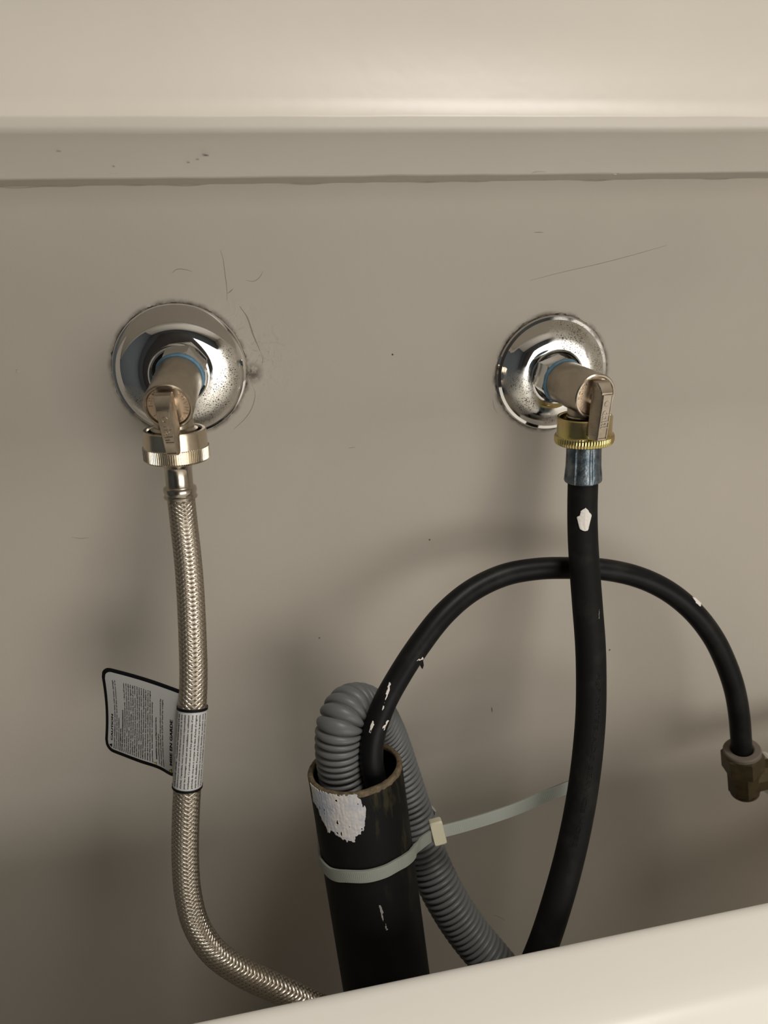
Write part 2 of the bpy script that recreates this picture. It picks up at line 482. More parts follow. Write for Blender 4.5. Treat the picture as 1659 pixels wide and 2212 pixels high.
for x, y, r in ((848, 766, .0005), (1317, 1404, .0006), (38, 802, .0010), (928, 1166, .0005), (690, 1378, .0004)):
    c = P(x, y, .1); g = G(); g.lathe([(r * 1000, -.1), (r * 850, .12), (r * 300, .22)], 10, np.block([[np.array([[1, 0, 0], [0, 0, -1], [0, 1, 0]]), c[:, None]], [np.zeros((1, 3)), np.ones((1, 1))]]), caps=(False, True))
    g.build('speck', WALL if x == 38 else SPECK, wall)
for a in ([(122, 326), (131, 327)], [(438, 335), (451, 336)], [(424, 345), (430, 344)], [(404, 351), (410, 351)], [(243, 359), (248, 360)]):
    streak([(x, y, 73.2 + (378 - y) * .106) for x, y in a],   .00026, 'chip', SPECK, ledge)
for a in ([(90, 377), (132, 378)], [(228, 376), (270, 375)]):
    streak([(x, y, 73.2 + (378 - y) * .106) for x, y in a], .0004, 'paint_drip', TRIM, ledge)
streak([(1150, 373, 73.3), (1180, 372, 73.3)], .0005, 'paint_drip', TRIM, ledge)
streak([(1320, 371, 73), (1332, 376, 70), (1344, 371, 73)], .0004, 'paint_drip', TRIM, ledge)
# caulk line where ledge meets wall
streak([(x, 405 - x * .0125 + 2 * math.sin(x * .021) + 1.5 * math.sin(x * .05), .1) for x in range(-200, 1800, 25)], .0006, 'caulk_bead', WALL, wall)

# ------------------------------------------------------------------ washing machine
EDGE_A, EDGE_B = P(430, 2205, 161.85), P(1659, 1947, 147.65)
wx = unit([EDGE_B[0] - EDGE_A[0], EDGE_B[1] - EDGE_A[1], 0]); wf = np.array([wx[1], -wx[0], 0])      # along the rear edge; towards the front
wz = float(EDGE_A[2]); wo = EDGE_A.copy(); wo[2] = 0
washer = thing('washing_machine', 'white washing machine in the foreground, only its rear top edge showing', 'washing machine', wo + wx * .15 + wf * .3)
wloc = np.array(washer.location)
ER = .011
def wprof(pts, x0, x1, n=2):
    X = np.linspace(x0, x1, n)
    return np.array([[wo + wx * x + wf * t + np.array([0, 0, z]) for x in X] for t, z in pts])
e0 = -.0030                                       # rear plane a little behind the seen horizon of the rounded edge
top = wz + .0022
pp = [(e0, top - .075), (e0, top - ER)]
for k in range(1, 9):
    a = PI - k / 8 * PI / 2; pp.append((e0 + ER + ER * math.cos(a), top - ER + ER * math.sin(a)))
pp += [(.030, top + .0006), (.0405, top + .0006)]
for k in range(1, 6): u = k / 6; pp.append((.0405 + .020 * u, top + .0006 - .0095 * (u * u * (3 - 2 * u))))
pp += [(.062, top - .0089), (.30, top - .0089), (.575, top - .0089), (.595, top - .011), (.600, top - .02), (.600, top - .075)]
X0, X1 = -.10, .585
g = G().grid(wprof(pp, X0, X1, 40), wrap_u=False)
for X_, fl in ((X0, False), (X1, True)):
    side = [wo + wx * X_ + wf * t + np.array([0, 0, z]) for t, z in pp]
    g.add(side, [tuple(range(len(side))) if fl else tuple(range(len(side)))[::-1]])
g.build('top_cover', WHITE, washer, loc=wloc, sharp=40)
def wbox(x0, x1, t0, t1, z0, z1):
    v = [wo + wx * x + wf * t + np.array([0, 0, z]) for x in (x0, x1) for t in (t0, t1) for z in (z0, z1)]
    return G().add(v, [(0, 1, 3, 2), (4, 6, 7, 5), (0, 4, 5, 1), (2, 3, 7, 6), (0, 2, 6, 4), (1, 5, 7, 3)])
wbox(X0 + .004, X1 - .004, .006, .594, .02, top - .07).build('cabinet', WHITE, washer, loc=wloc, smooth=False)
for fx in (X0 + .05, X1 - .05):
    for ft in (.05, .55):
        c = wo + wx * fx + wf * ft
        G().lathe([(20, 0), (20, 10), (8, 12), (8, 24)], 24, np.block([[np.eye(3), c[:, None]], [np.zeros((1, 3)), np.ones((1, 1))]]), caps=(True, True)).build('foot', RUBBER, washer, loc=wloc)

# ------------------------------------------------------------------ wall plates (escutcheons)
WALLROT = np.array([[1, 0, 0], [0, 0, -1], [0, 1, 0]], float)     # local x right, y up, z out of the wall


def escutcheon(c, prof, mat, label, hole, lip):
    t = thing('wall_flange', label, 'pipe flange', c, WALLROT, 'chrome wall flanges behind the shutoff valves')
    G().lathe(prof, 96).build('plate', mat, t, sharp=30)
    G().lathe(lip, 64).build('collar', CHROME, t, sharp=30)
    return t


def dome(r0, r1, h0, h1, n=14):
    return [(r0 + (r1 - r0) * k / n, h0 + (h1 - h0) * (1 - (1 - k / n) ** 2.5)) for k in range(n + 1)]


escutcheon(ESC_L, [(33.6, .0), (33.7, 1.0), (33.2, 1.9), (32.4, 2.3)] + dome(31.6, 14.8, 2.9, 10.4) + [(13.2, 10.3), (12.6, 9.6), (12.5, 5)],
           CHROME_L, 'larger shiny chrome wall flange behind the left shutoff valve', 12.5,
           [(15.3, 10.1), (15.0, 11.0), (14.7, 13.6), (14.0, 14.4), (13.2, 14.1), (12.9, 12.6), (12.8, 5)])
escutcheon(ESC_R, [(31.8, .0), (31.9, 1.4), (31.2, 2.2), (29.6, 2.6), (29.0, 3.2)] + dome(28.4, 15.0, 3.8, 9.8) + [(13.6, 9.8), (13.0, 8.6), (12.9, 4)],
           CHROME_R, 'pitted and rust spotted chrome wall flange behind the right shutoff valve', 12.9,
           [(15.0, 9.6), (14.6, 10.9), (13.8, 11.2), (13.1, 10.4), (12.9, 4)])

# crumbly dirty paint bead around each plate, part of the wall
for c, r, nm in ((ESC_L, 33.7, 3), (ESC_R, 32.0, 9)):
    seg = 420; a = np.linspace(0, 2 * PI, seg, endpoint=False)
    w = .62 * np.array([max(.0, .35 + 1.6 * mnoise.noise(Vector((math.cos(q) * 5 + nm, math.sin(q) * 5, nm))) + .8 * mnoise.noise(Vector((math.cos(q) * 22, math.sin(q) * 22, nm)))) for q in a])
    rows = [np.stack([(r + k) * np.cos(a), (r + k) * np.sin(a), h], 1) for k, h in
            ((np.full(seg, -.6), np.full(seg, .3)), (np.full(seg, -.1), .4 + .5 * w), (w * .6, .3 + .3 * w), (w * 1.3 + .15, np.full(seg, -.05)))]
    G().grid((np.array(rows) / 1000) @ WALLROT.T + c).build('paint_bead', GRIME, wall, sharp=0)

# ------------------------------------------------------------------ shutoff valves
def hexagon(af, rot=0.0):
    r = af / 2 / math.cos(PI / 6); return [(r * math.cos(rot + k * PI / 3), r * math.sin(rot + k * PI / 3)) for k in range(6)]


def valve(B, T, zB, zT, label, hrot, hexrot, leg, roll=0.0):
    """axis from B (zB mm out) to T (zT mm out) in photo-measured space; local z runs out of the wall along the axis"""
    R = local_frame(T - B, roll=roll); L = np.linalg.norm(T - B) * 1000; k = 18.0
    org = B - R[:, 2] * k / 1000; F = k + L                      # F: z of the dial face rim
    v = thing('shutoff_valve', label, 'valve', org, R, 'shutoff valves on the wall')
    G().lathe([(8.0, -16), (8.0, k)], 32).build('stub_pipe', CHROME, v)
    G().prism(hexagon(20.6, hexrot), k - 5, k + 6, cham=.9).build('hex_nut', CHROME, v, sharp=20)
    s0 = k + 6
    sl = [(10.2, s0 - .6), (11.4, s0 + .0), (11.9, s0 + 1.0), (11.6, s0 + 2.3), (10.6, s0 + 3.0)]
    G().lathe(sl, 72, rfun=lambda i, r, a: r + .22 * np.sin(2 * a + i) * np.cos(3 * a) + .05 * np.sin(11 * a + 2 * i)).build('thread_sealant', SEAL, v, sharp=0)
    b0 = s0 + 1.6
    body = [(10.0, b0), (11.0, b0 + .6), (11.15, b0 + 1.2), (11.15, F - 5.2), (11.35, F - 4.9), (11.35, F - .5), (10.9, F), (10.1, F), (9.8, F - .4), (9.7, F - 1.3), (0.01, F - 1.3)]
    G().lathe(body, 96).build('valve_body', NICKEL, v, sharp=28)
    # outlet leg down into the hose coupling, threaded at its hidden end
    Mw = np.eye(4); Mw[:3, :3] = R.T; Mw[:3, 3] = -R.T @ org
    pr = [(8.9, -20), (8.9, -10.6), (9.3, -10.0), (9.3, -6.5), (9.8, -6.0)]
    z = -6.0
    while z < 4: pr += [(10.9, z + .5), (10.9, z + .9), (10.0, z + 1.6), (10.0, z + 2.0)]; z += 2.2
    pr += [(6.0, z)]
    G().lathe(pr, 64, Mw @ leg).build('outlet', NICKEL, v, sharp=28)
    # dial face and lettering (runs anticlockwise, letters' feet towards the rim)
    G().lathe([(9.7, F - 1.3), (9.5, F - 1.05), (0.01, F - 1.05)], 64).build('dial_face', NICKEL_FACE, v)
    g = G()
    def arc(word, a0, a1, rad, size):
        for i, ch in enumerate(word):
            if ch == ' ': continue
            vv, ff = text2d(ch, size, .03 * size, .22, 'CENTER')
            a = a0 + (a1 - a0) * i / (len(word) - 1)
            rx = np.array([-math.sin(a), math.cos(a)]); ry = np.array([-math.cos(a), -math.sin(a)])
            xy = np.array([math.cos(a), math.sin(a)]) * rad + vv[:, :1] * rx + vv[:, 1:2] * ry
            g.add(np.column_stack([xy, vv[:, 2] + F - .95]) / 1000, ff)
    arc('CANADA', math.radians(-52), math.radians(48), 9.0, 2.7)
    arc('MADE IN', math.radians(132), math.radians(232), 9.0, 2.7)
    g.build('raised_lettering', NICKEL_FACE, v, sharp=30, label='raised cast lettering around the dial')
    # quarter-turn stem and lever
    G().lathe([(4.6, F - 1.1), (4.6, F + 1.6), (4.1, F + 2.1), (.01, F + 2.1)], 40).build('stem', NICKEL, v, sharp=28)
    h = bpy.data.objects.new('handle', None); COL.objects.link(h); h.parent = v
    h.rotation_euler = (0, 0, hrot)
    ys = [(8.6, 1.6, 4.0), (8.9, 2.2, 4.2), (8.9, 4.2, 4.0), (7.8, 6.2, 3.8), (5.0, 9.0, 3.3), (4.3, 9.4, 3.2), (3.9, 9.7, 3.0)]
    # side outline: y, underside z, top z, half width at the base and at the top face
    sec = [(8.9, 1.9, 3.4, 3.7, 3.4), (8.5, 1.2, 5.0, 4.1, 3.4), (6.5, 1.0, 7.4, 4.2, 3.1), (4.3, 1.0, 8.9, 4.2, 2.9), (3.75, 1.0, 8.95, 4.2, 2.9),
           (3.55, 1.0, 9.9, 4.2, 2.75), (0.0, 1.0, 9.9, 4.1, 2.7), (-9.0, 1.2, 9.8, 4.0, 2.7), (-18.9, 2.6, 9.7, 3.9, 2.65), (-19.7, 3.2, 9.4, 3.7, 2.6), (-19.9, 3.8, 8.9, 3.5, 2.5)]
    rows = []
    for y, zl, zt, wb, wt in sec:
        zt += F; zl += F; m = zl + (zt - zl) * .15
        rows.append([(-wb, y, m), (-wt - .35, y, zt - .55), (-wt, y, zt), (wt, y, zt), (wt + .35, y, zt - .55), (wb, y, m), (wb - .6, y, zl), (-wb + .6, y, zl)])
    gl = G().grid(np.array(rows) / 1000); n = len(sec)
    gl.f.append(tuple(range(8))[::-1]); gl.f.append(tuple((n - 1) * 8 + j for j in range(8)))
    gl.build('lever', NICKEL, h, sharp=25)
    # fine ribs on both flanks
    gr = G()
    for sgn in (-1, 1):
        for i in range(34):
            y = 5.5 - i * .70
            zt = 9.1 if y < 3.4 else 8.0
            a, b_ = np.array([sgn * 4.02, y - .25, F + 2.6]), np.array([sgn * (2.95 + (zt < 9) * .25), y + .45, F + zt])
            w = np.array([0, .14, 0]); nrm = np.array([sgn * .16, 0, .03])
            q = [a - w, a + w, b_ + w, b_ - w, a + nrm, b_ + nrm]
            gr.add(np.array(q) / 1000, [(0, 4, 5, 3), (4, 1, 2, 5), (0, 1, 4), (3, 5, 2)])
    gr.build('grip_ribs', NICKEL, h, sharp=15, kind='stuff')
    # raised frame and name on the lever's front
    gt = G()
    for (x0, x1, y0, y1) in ((2.1, 2.6, -19.2, 3.3), (-2.6, -2.35, -19.2, 3.3), (-2.6, 2.6, -19.2, -18.6)):
        gt.prism([(x0, y0), (x1, y0), (x1, y1), (x0, y1)], F + 9.6, F + 10.15)
    vv, ff = text2d('dahl', 5.5, .05, .22)
    gt.add(np.column_stack([-1.55 + vv[:, 1], -4.0 - vv[:, 0] * 1.05, vv[:, 2] + F + 9.85]) / 1000, ff)
    # little drop mark in a cup above the name
    cup = [(1.3 * math.cos(a), 1.3 * math.sin(a)) for a in np.linspace(.35, PI * 1.55, 16)]
    for (ax, ay), (bx, by) in zip(cup[:-1], cup[1:]):
        d = unit([bx - ax, by - ay]); nn = np.array([-d[1], d[0]]) * .22
        gt.prism([(.1 + ax + nn[0], -.9 + ay + nn[1]), (.1 + ax - nn[0], -.9 + ay - nn[1]), (.1 + bx - nn[0], -.9 + by - nn[1]), (.1 + bx + nn[0], -.9 + by + nn[1])], F + 9.6, F + 10.1)
    gt.build('raised_mark', NICKEL, h, sharp=30)
    return v, R, org, F


# ------------------------------------------------------------------ hose hardware along an axis
def axis_M(c, d):
    R = local_frame(d, up=(0, -1, 0)); M = np.eye(4); M[:3, :3] = R; M[:3, 3] = c; return M


LA, LB = P(379, 950, 43), P(391, 1078, 44.5)
RA, RB = P(1262, 938, 43), P(1259, 1047, 44)


VL = valve(P(394, 797, 18), P(363, 880, 55), 18, 55, 'left nickel quarter-turn valve, its lever over the braided hose coupling', math.radians(1.5), .12, axis_M(LA, unit(LB - LA)))
VR = valve(P(1201, 816, 18), P(1287, 857, 55), 18, 55, 'right nickel quarter-turn valve, its lever over the yellow brass coupling', math.radians(-1.0), .30, axis_M(RA, unit(RB - RA)))


# ---- braided hose on the left
lt = thing('braided_hose', 'braided stainless hose with a warning tag hanging from the left valve', 'hose', LA)
ll = np.array(lt.location); dL = unit(LB - LA); ML = axis_M(LA, dL)
teeth = 92
def knurl(n, dep):
    def f(i, r, a): return r + (dep * np.where((np.round(a / (2 * PI) * n * 4).astype(int) % 4) < 2, .5, -.5) if i in (1, 2) else 0)
    return f
cn = G().lathe([(12.4, 6), (12.4, -4.6), (12.9, -5.4), (14.2, -5.4), (14.7, -4.9), (14.9, 2.4), (15.0, 2.8)], 96, ML)
cn.build('coupling_nut', NICKEL_HOSE, lt, loc=ll, sharp=28)
kn = G().lathe([(14.9, 2.5), (15.4, 2.9), (15.4, 8.6), (14.6, 9.5), (12.8, 9.9), (6.0, 9.9)], teeth * 4, ML, rfun=knurl(teeth, .34))
kn.build('knurled_ring', NICKEL_HOSE, lt, loc=ll, sharp=25)
fer = [(6.0, 9.4), (8.2, 9.9), (8.0, 11.4), (7.0, 12.6), (6.7, 13.2), (6.5, 14.0), (6.5, 22.2), (6.9, 22.9), (7.7, 23.5), (8.0, 24.4), (7.9, 25.6), (7.5, 26.6), (7.7, 27.4), (8.1, 28.0), (7.9, 28.7), (7.2, 28.9), (6.5, 28.5)]
G().lathe(fer, 64, ML).build('ferrule', FERRULE, lt, loc=ll, sharp=30)
ph = Path([LA + dL * .026, P(397, 1130, 47.5), P(406, 1210, 55), P(412, 1290, 64), P(416, 1380, 74), P(418, 1460, 82), P(415, 1540, 89), P(410, 1620, 93), P(405, 1690, 97),
           P(401, 1770, 101), P(400, 1850, 104.5), P(406, 1930, 108), P(424, 1998, 112), P(460, 2054, 117), P(520, 2098, 122), P(600, 2136, 127), P(690, 2178, 132), P(745, 2206, 139), P(790, 2232, 150)], .0005)
HR = .00655
ph.tube(G(), .0062, step=.002, seg=24).build('inner_tube', CORE, lt, loc=ll)
def braid(pa, s0, s1, R, N, pitch, width, amp, ns):
    k = 2 * PI / (pitch * N); verts, faces, n = [], [], 0
    q = np.arange(s0, s1, pitch / 2 / ns); p, nn, bb = pa.at(q); L = len(q)
    x = np.linspace(-.5, .5, 9); W = 9
    crown = (np.array([-.22, -.03, -.10, .02, -.06, .02, -.10, -.03, -.22])) / 1000      # four wires side by side
    for sg in (1, -1):
        for i in range(N):
            th = 2 * PI * i / N + sg * k * q
            ph_ = N * k * q + (PI * i if sg > 0 else PI * i)
            rr = R + sg * amp * np.cos(ph_)
            rad = np.cos(th)[:, None] * nn + np.sin(th)[:, None] * bb
            c = p + rr[:, None] * rad
            t = np.gradient(c, axis=0); t /= np.linalg.norm(t, axis=1, keepdims=True)
            w = np.cross(t, rad); w /= np.linalg.norm(w, axis=1, keepdims=True)
            v = c[:, None, :] + x[None, :, None] * width * w[:, None, :] + crown[None, :, None] * rad[:, None, :]
            verts.append(v.reshape(-1, 3))
            a = np.arange(L - 1)[:, None] * W + np.arange(W - 1)[None, :]
            f = np.stack([a, a + 1, a + W + 1, a + W], -1).reshape(-1, 4) + n
            if sg < 0: f = f[:, ::-1]
            faces.extend(map(tuple, f.tolist())); n += L * W
    return G().add(np.concatenate(verts), faces)
braid(ph, .002, ph.len - .001, HR + .0001, 12, .00218, .00146, .00002, 3).build('braided_sheath', STEEL, lt, loc=ll, sharp=50, kind='stuff')

# label wrapped around the hose, and its flag
s_a, _ = ph.hit(417, 1533, .0071); s_b, _ = ph.hit(404, 1716, .0071)
LR = .0071
lab = bpy.data.objects.new('warning_tag', None); COL.objects.link(lab); lab.parent = lt
ph.tube(G(), LR, s_a, s_b, .002, 48, caps=False).build('wrap', LABEL, lab, loc=ll, sharp=0)
for q in (s_a, s_b - .0013):
    ph.tube(G(), lambda s_: LR + .00025, q, q + .0013, .0004, 48, caps=False).build('wrap_border', INK, lab, loc=ll, sharp=0)
# theta facing the camera at mid-label; text lines run along the hose (bottom to top), tops towards the left
_, th_c = ph.hit(410, 1620, LR)
pl_, nl_, bl_ = ph.at(np.array([(s_a + s_b) / 2]))
e = 1 if proj(ph.surf([(s_a + s_b) / 2] * 2, [th_c, th_c + .4], LR))[0][1, 0] > proj(ph.surf([(s_a + s_b) / 2] * 2, [th_c, th_c + .4], LR))[0][0, 0] else -1
WRAP = ["www.avertissements  Surfaces en contact avec l'eau", "GARANTIE LIMITÉE :  Ce produit est garanti exempt s'il est", "défectueux pour une période de cinq ans à partir de la date", "d'achat. Cependant, nous n'assumons aucune responsabilité",
        "pour les dommages causés par une installation ou utilisation", "inadéquate. Ce produit est assorti d'une garantie limitée d'une", "période de cinq ans à compter de la date d'achat d'origine",
        "auprès du détaillant. Pour plus d'information sur la garantie,", "communiquez avec le service à la clientèle au numéro sans", "frais indiqué sur l'emballage du produit d'origine neuf"]
gi = G(); Lw = (s_b - s_a) - .0046
for i, line in enumerate(WRAP):
    vv, ff = text2d(line, 1.0, .012 + (.03 if i == 1 else 0)); wd = vv[:, 0].max()
    sx = Lw / wd; u = vv[:, 0] * sx; hgt = vv[:, 1] * .00118
    off = (i - 4.6) * .00176
    q = s_b - .0022 - u; th = th_c + e * (off - hgt) / LR
    gi.add(ph.surf(q, th, LR + .00012), ff)
gi.build('wrap_print', INK, lab, loc=ll, sharp=0, kind='stuff')
# flag: four measured corners (left edge nearer the wall)
FC = {(0, 0): P(226, 1618, 62), (0, 1): P(216, 1438, 62), (1, 0): P(383, 1679, 92), (1, 1): P(388, 1490, 86)}
def flag(u, v, off=0.0):
    u = np.asarray(u, float)[..., None]; v = np.asarray(v, float)[..., None]
    p = FC[0, 0] * (1 - u) * (1 - v) + FC[0, 1] * (1 - u) * v + FC[1, 0] * u * (1 - v) + FC[1, 1] * u * v
    nrm = np.cross(FC[1, 0] - FC[0, 0], FC[0, 1] - FC[0, 0]); nrm = nrm / np.linalg.norm(nrm)
    if nrm @ (CPOS - FC[0, 0]) < 0: nrm = -nrm
    sag = -.0035 * np.sin(u * PI) * (1 - v) ** 3 * np.exp(-((u - .80) / .16) ** 2) - .0012 * np.sin(u * PI) * v
    zz = np.array([0, 0, -.0022]) * np.exp(-((u - .80) / .14) ** 2) * (1 - v) ** 4
    xx = np.array([.0016, 0, 0]) * np.sin(v * PI * 1.0) * (1 - u) ** 2
    return p + nrm * (sag + off) + zz + xx
fw = np.linalg.norm(FC[1, 0] - FC[0, 0]); fh = np.linalg.norm(FC[0, 1] - FC[0, 0])
def rounded(m, r, n=8):
    """outline in (u, v) with inset m and round left corners (metres)"""
    pts = []
    for cx, cy, a0 in ((m + r, m + r, PI), (None, None, None), (m + r, fh - m - r, PI / 2)):
        if cx is None: pts += [(fw, m), (fw, fh - m)]; continue
        seq = np.linspace(PI, 1.5 * PI, n) if cy < fh / 2 else np.linspace(PI / 2, PI, n)
        pts += [(cx + r * math.cos(a), cy + r * math.sin(a)) for a in seq]
    return pts
def flag_fill(m, r, off):
    pts = rounded(m, r); nx = 44; g = G(); rows = []
    xs_ = np.concatenate([np.linspace(m, m + r, 9), np.linspace(m + r, fw, nx)[1:]])
    for x in xs_:
        dx = max(0.0, m + r - x); cut = r - math.sqrt(max(0.0, r * r - dx * dx))
        lo, hi = m + cut, fh - m - cut
        y = np.linspace(lo, hi, 26); rows.append(flag(np.full(26, x / fw), y / fh, off))
    return g.grid(np.array(rows), wrap_u=False)
o = flag_fill(0.0, .0065, 0.0).build('flag_border', INK, lab, loc=ll, sharp=0)
so = o.modifiers.new('thickness', 'SOLIDIFY'); so.thickness = .00025; so.offset = 0
flag_fill(.0021, .0047, .00022).build('flag', LABEL, lab, loc=ll, sharp=0)
FLAG = [("CAUTION", 2.15, .36, .085), ("Improper installation can cause leaks with water damage.", 1, .93, 0), ("Ensure washer on the lower end of this connector is in", 1, .93, 0), ("correct place prior to installation.", 1, .44, 0),
        ("DO NOT REMOVE TAG", 1, .30, 0), ("NOTES: INSTALLATION/MAINTENANCE", 1, .56, 0), ("For use with water in accessible locations only.  • Shut off water", 1, .93, 0),
        ("when on vacation.  • Inspect yearly for leaks and corrosion. Do not use", 1, .93, 0), ("if kinked or bent sharply.  • Keep away from chemicals. Do not use pipe", 1, .93, 0), ("dope, putty or tape on the hose fittings.  • Do not over tighten the", 1, .93, 0),
        ("coupling nuts.  • Do not stretch, twist or kink. Replace at any sign", 1, .93, 0), ("of damage, rust or fraying and at least every five years  • Discard", 1, .93, 0), ("hose after removal and do not reuse.  • Use only in moderate appliance and", 1, .93, 0), ("washer supply.  • This product must be installed with the proper washers", 1, .93, 0),
        ("to avoid leaks.  • Check all joints under pressure  • DO NOT leave it", 1, .93, 0), ("LIMITED WARRANTY: This product will be replaced if defective", 1, .93, 0), ("within five years from the date of purchase. Not liable for", 1, .93, 0), ("damage due to improper use or installation. This product has a", 1, .93, 0),
        ("Limited Warranty for a period of five years from date of original", 1, .93, 0), ("purchase. See retailer for complete warranty", 1, .80, 0), ("WARNING: Cancer and Reproductive Harm", 1, .56, .05),
        ("www.p65warnings.ca.gov", 1, .40, .01), ("The wetted surfaces of this product contacted by", 1, .88, 0), ("water contain less than 0.25% of lead by weight.", 1, .88, 0)]
gi = G(); x = .0056
bold = {0, 4, 5, 20}
for i, (line, sc, frac, start) in enumerate(FLAG):
    pit = .00142 if i not in (0,) else .0016
    if i == 20: x += .0011; xw = x - .0006
    vv, ff = text2d(line, 1.0, .036 if i in bold else .022); wd = vv[:, 0].max()
    avail = fh * .875; v0 = fh * .06 + start * fh
    L_ = avail * frac; hgt = .00112 * (1.6 if i == 0 else 1.0)
    xx = x - vv[:, 1] * hgt; yy = v0 + vv[:, 0] * L_ / wd
    gi.add(flag(xx / fw, yy / fh, .00034), ff); x += pit
vv, ff = text2d("MISE EN GARDE", 1.0, .04); L_ = fh * .52
x = fw * .925
gi.add(flag((x - vv[:, 1] * .0024) / fw, (fh * .115 + vv[:, 0] * L_ / vv[:, 0].max()) / fh, .00034), ff)
# dark warning triangles with yellow fields
def tri(cx, cy, s_, off, g): g.add(flag(np.array([cx, cx, cx - s_]) / fw, np.array([cy - s_ * .55, cy + s_ * .55, cy]) / fh, off), [(0, 1, 2)])
gy = G()
for cx, cy, s_ in ((.0054, fh * .085, .0021), (xw, fh * .062, .0015), (fw * .925, fh * .055, .0026)):
    tri(cx, cy, s_, .00030, gi)
    if cx > .02: tri(cx - s_ * .12, cy, s_ * .62, .00042, gy)
gi.build('flag_print', INK, lab, loc=ll, sharp=0, kind='stuff')
gy.build('warning_triangles', YELLOW, lab, loc=ll, sharp=0, smooth=False)

# ---- black rubber hose on the right
rt = thing('rubber_hose', 'thick black rubber hose with yellow brass coupling hanging from the right valve', 'hose', RA)
rl = np.array(rt.location); dR = unit(RB - RA); MR = axis_M(RA, dR)
G().lathe([(12.6, 4), (12.6, -9.4), (13.0, -10.0), (13.7, -10.0), (14.1, -9.4), (13.9, -1.8), (14.1, -1.0), (14.5, -.5)], 96, MR).build('coupling_nut', BRASS, rt, loc=rl, sharp=28)
def knob(i, r, a): return r + (.30 * np.abs(np.sin(a * 30)) - .2 if 1 <= i <= 4 else 0)
G().lathe([(14.3, -.7), (14.9, -.2), (15.2, .6), (15.2, 2.8), (14.8, 3.9), (13.6, 4.6), (8.0, 4.8)], 360, MR, rfun=knob).build('knurled_ring', BRASS, rt, loc=rl, sharp=30)
def crimp(i, r, a):
    d = .55 * np.clip(np.cos(a * 8 + .4) - .55, 0, 1) / .45 if 1 <= i <= 5 else 0
    return r - d
G().lathe([(8.8, 4.0), (9.0, 5.2), (9.0, 10), (9.2, 17), (9.7, 22), (9.9, 24.6), (9.6, 25.2), (8.4, 25.2), (8.0, 22)], 160, MR, rfun=crimp).build('crimped_ferrule', BLUED, rt, loc=rl, sharp=30)
pr_ = Path([RA + dR * .020, P(1258, 1100, 48), P(1259, 1160, 54.5), P(1263, 1230, 63), P(1269, 1310, 71), P(1275, 1390, 78), P(1277, 1460, 83), P(1276, 1540, 90), P(1270, 1620, 97.5),
            P(1260, 1700, 104), P(1246, 1780, 110), P(1228, 1860, 117), P(1206, 1940, 125), P(1177, 2030, 132), P(1140, 2120, 137), P(1095, 2220, 138)], .001)
RR = .0079
pr_.tube(G(), RR, step=.002, seg=40).build('hose', RUBBER, rt, loc=rl, sharp=0)
pol = [(1264, 1098), (1272, 1103), (1277, 1115), (1275, 1126), (1272, 1140), (1268, 1149), (1259, 1148), (1253, 1142), (1249, 1130), (1245, 1117), (1252, 1112), (1255, 1102)]
patch_on(pr_, RR, [pr_.hit(x_, y_, RR) for x_, y_ in pol], PAINT2, 'paint_splotch', rt, rl, cell=.0002, seed=2, rag=.25, label='pale dried paint splotch')
pol = [(1292, 1318), (1294, 1318), (1294, 1336), (1292, 1336)]
patch_on(pr_, RR, [pr_.hit(x_, y_, RR) for x_, y_ in pol], GREY_DUST, 'scuff_mark', rt, rl, cell=.0002, seed=4, rag=.2, lift=.0002)
# moulded lettering running down the right flank
gm = G()
def emboss(word, x0, y0, x1, y1, h):
    a, th = pr_.hit(x0, y0, RR); b, th2 = pr_.hit(x1, y1, RR)
    vv, ff = text2d(word, 1.0, .0, .06); u = vv[:, 0] / vv[:, 0].max()
    sgn = 1 if proj(pr_.surf([a, a], [th, th + .3], RR))[0][1, 0] > proj(pr_.surf([a, a], [th, th + .3], RR))[0][0, 0] else -1
    gm.add(pr_.surf(a + (b - a) * u, th + (th2 - th) * u + sgn * (vv[:, 1] - .3) * h / RR, RR + .00008 + vv[:, 2] * .002), ff)
emboss('HgP MIT55/ADE SERVICE HOSE', 1294, 1452, 1240, 1830, .0032)
gm.build('moulded_lettering', RUBBER, rt, loc=rl, sharp=30, kind='stuff')

# ------------------------------------------------------------------ standpipe
PR, PIN = .0243, .0216
pa, pb = P(766, 1654, 91), P(829, 2080, 110); dp = unit(pb - pa)
pt = [pa + dp * q for q in (0, .03, .06, .09, .12, .15)]
e1 = pt[-1] + dp * .05 + np.array([0, .004, -.01]); e1b = np.array([e1[0] + .003, max(e1[1] - .003, -.1255), e1[2] - .08])
pt += [e1, e1b, np.array([e1b[0] + .001, e1b[1] - .0005, e1b[2] - .2]), np.array([e1b[0] + .001, e1b[1] - .0005, .0])]
pp_ = Path(pt, .001)
sp = thing('standpipe', 'black plastic drain standpipe with a white paint smear, strapped to the grey hose', 'pipe', pt[-1])
sl_ = np.array(sp.location)
def ring_rows(path, specs, seg=96):
    a = np.linspace(0, 2 * PI, seg, endpoint=False)
    return np.array([path.surf(np.full(seg, q) if np.isscalar(q) else q, a, r) for q, r in specs])
seg = 96; aa = np.linspace(0, 2 * PI, seg, endpoint=False)
rimz = np.array([.0004 * mnoise.noise(Vector((math.cos(x_) * 3, math.sin(x_) * 3, 2))) + .0005 * mnoise.noise(Vector((math.cos(x_) * 11, math.sin(x_) * 11, 7))) for x_ in aa])
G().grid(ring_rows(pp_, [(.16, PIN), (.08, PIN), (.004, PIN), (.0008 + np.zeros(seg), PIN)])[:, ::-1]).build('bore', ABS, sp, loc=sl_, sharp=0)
specs = [(.0010 + np.zeros(seg), PR)] + [(q, PR) for q in np.concatenate([np.linspace(.004, .3, 60), np.linspace(.31, pp_.len, 30)])]
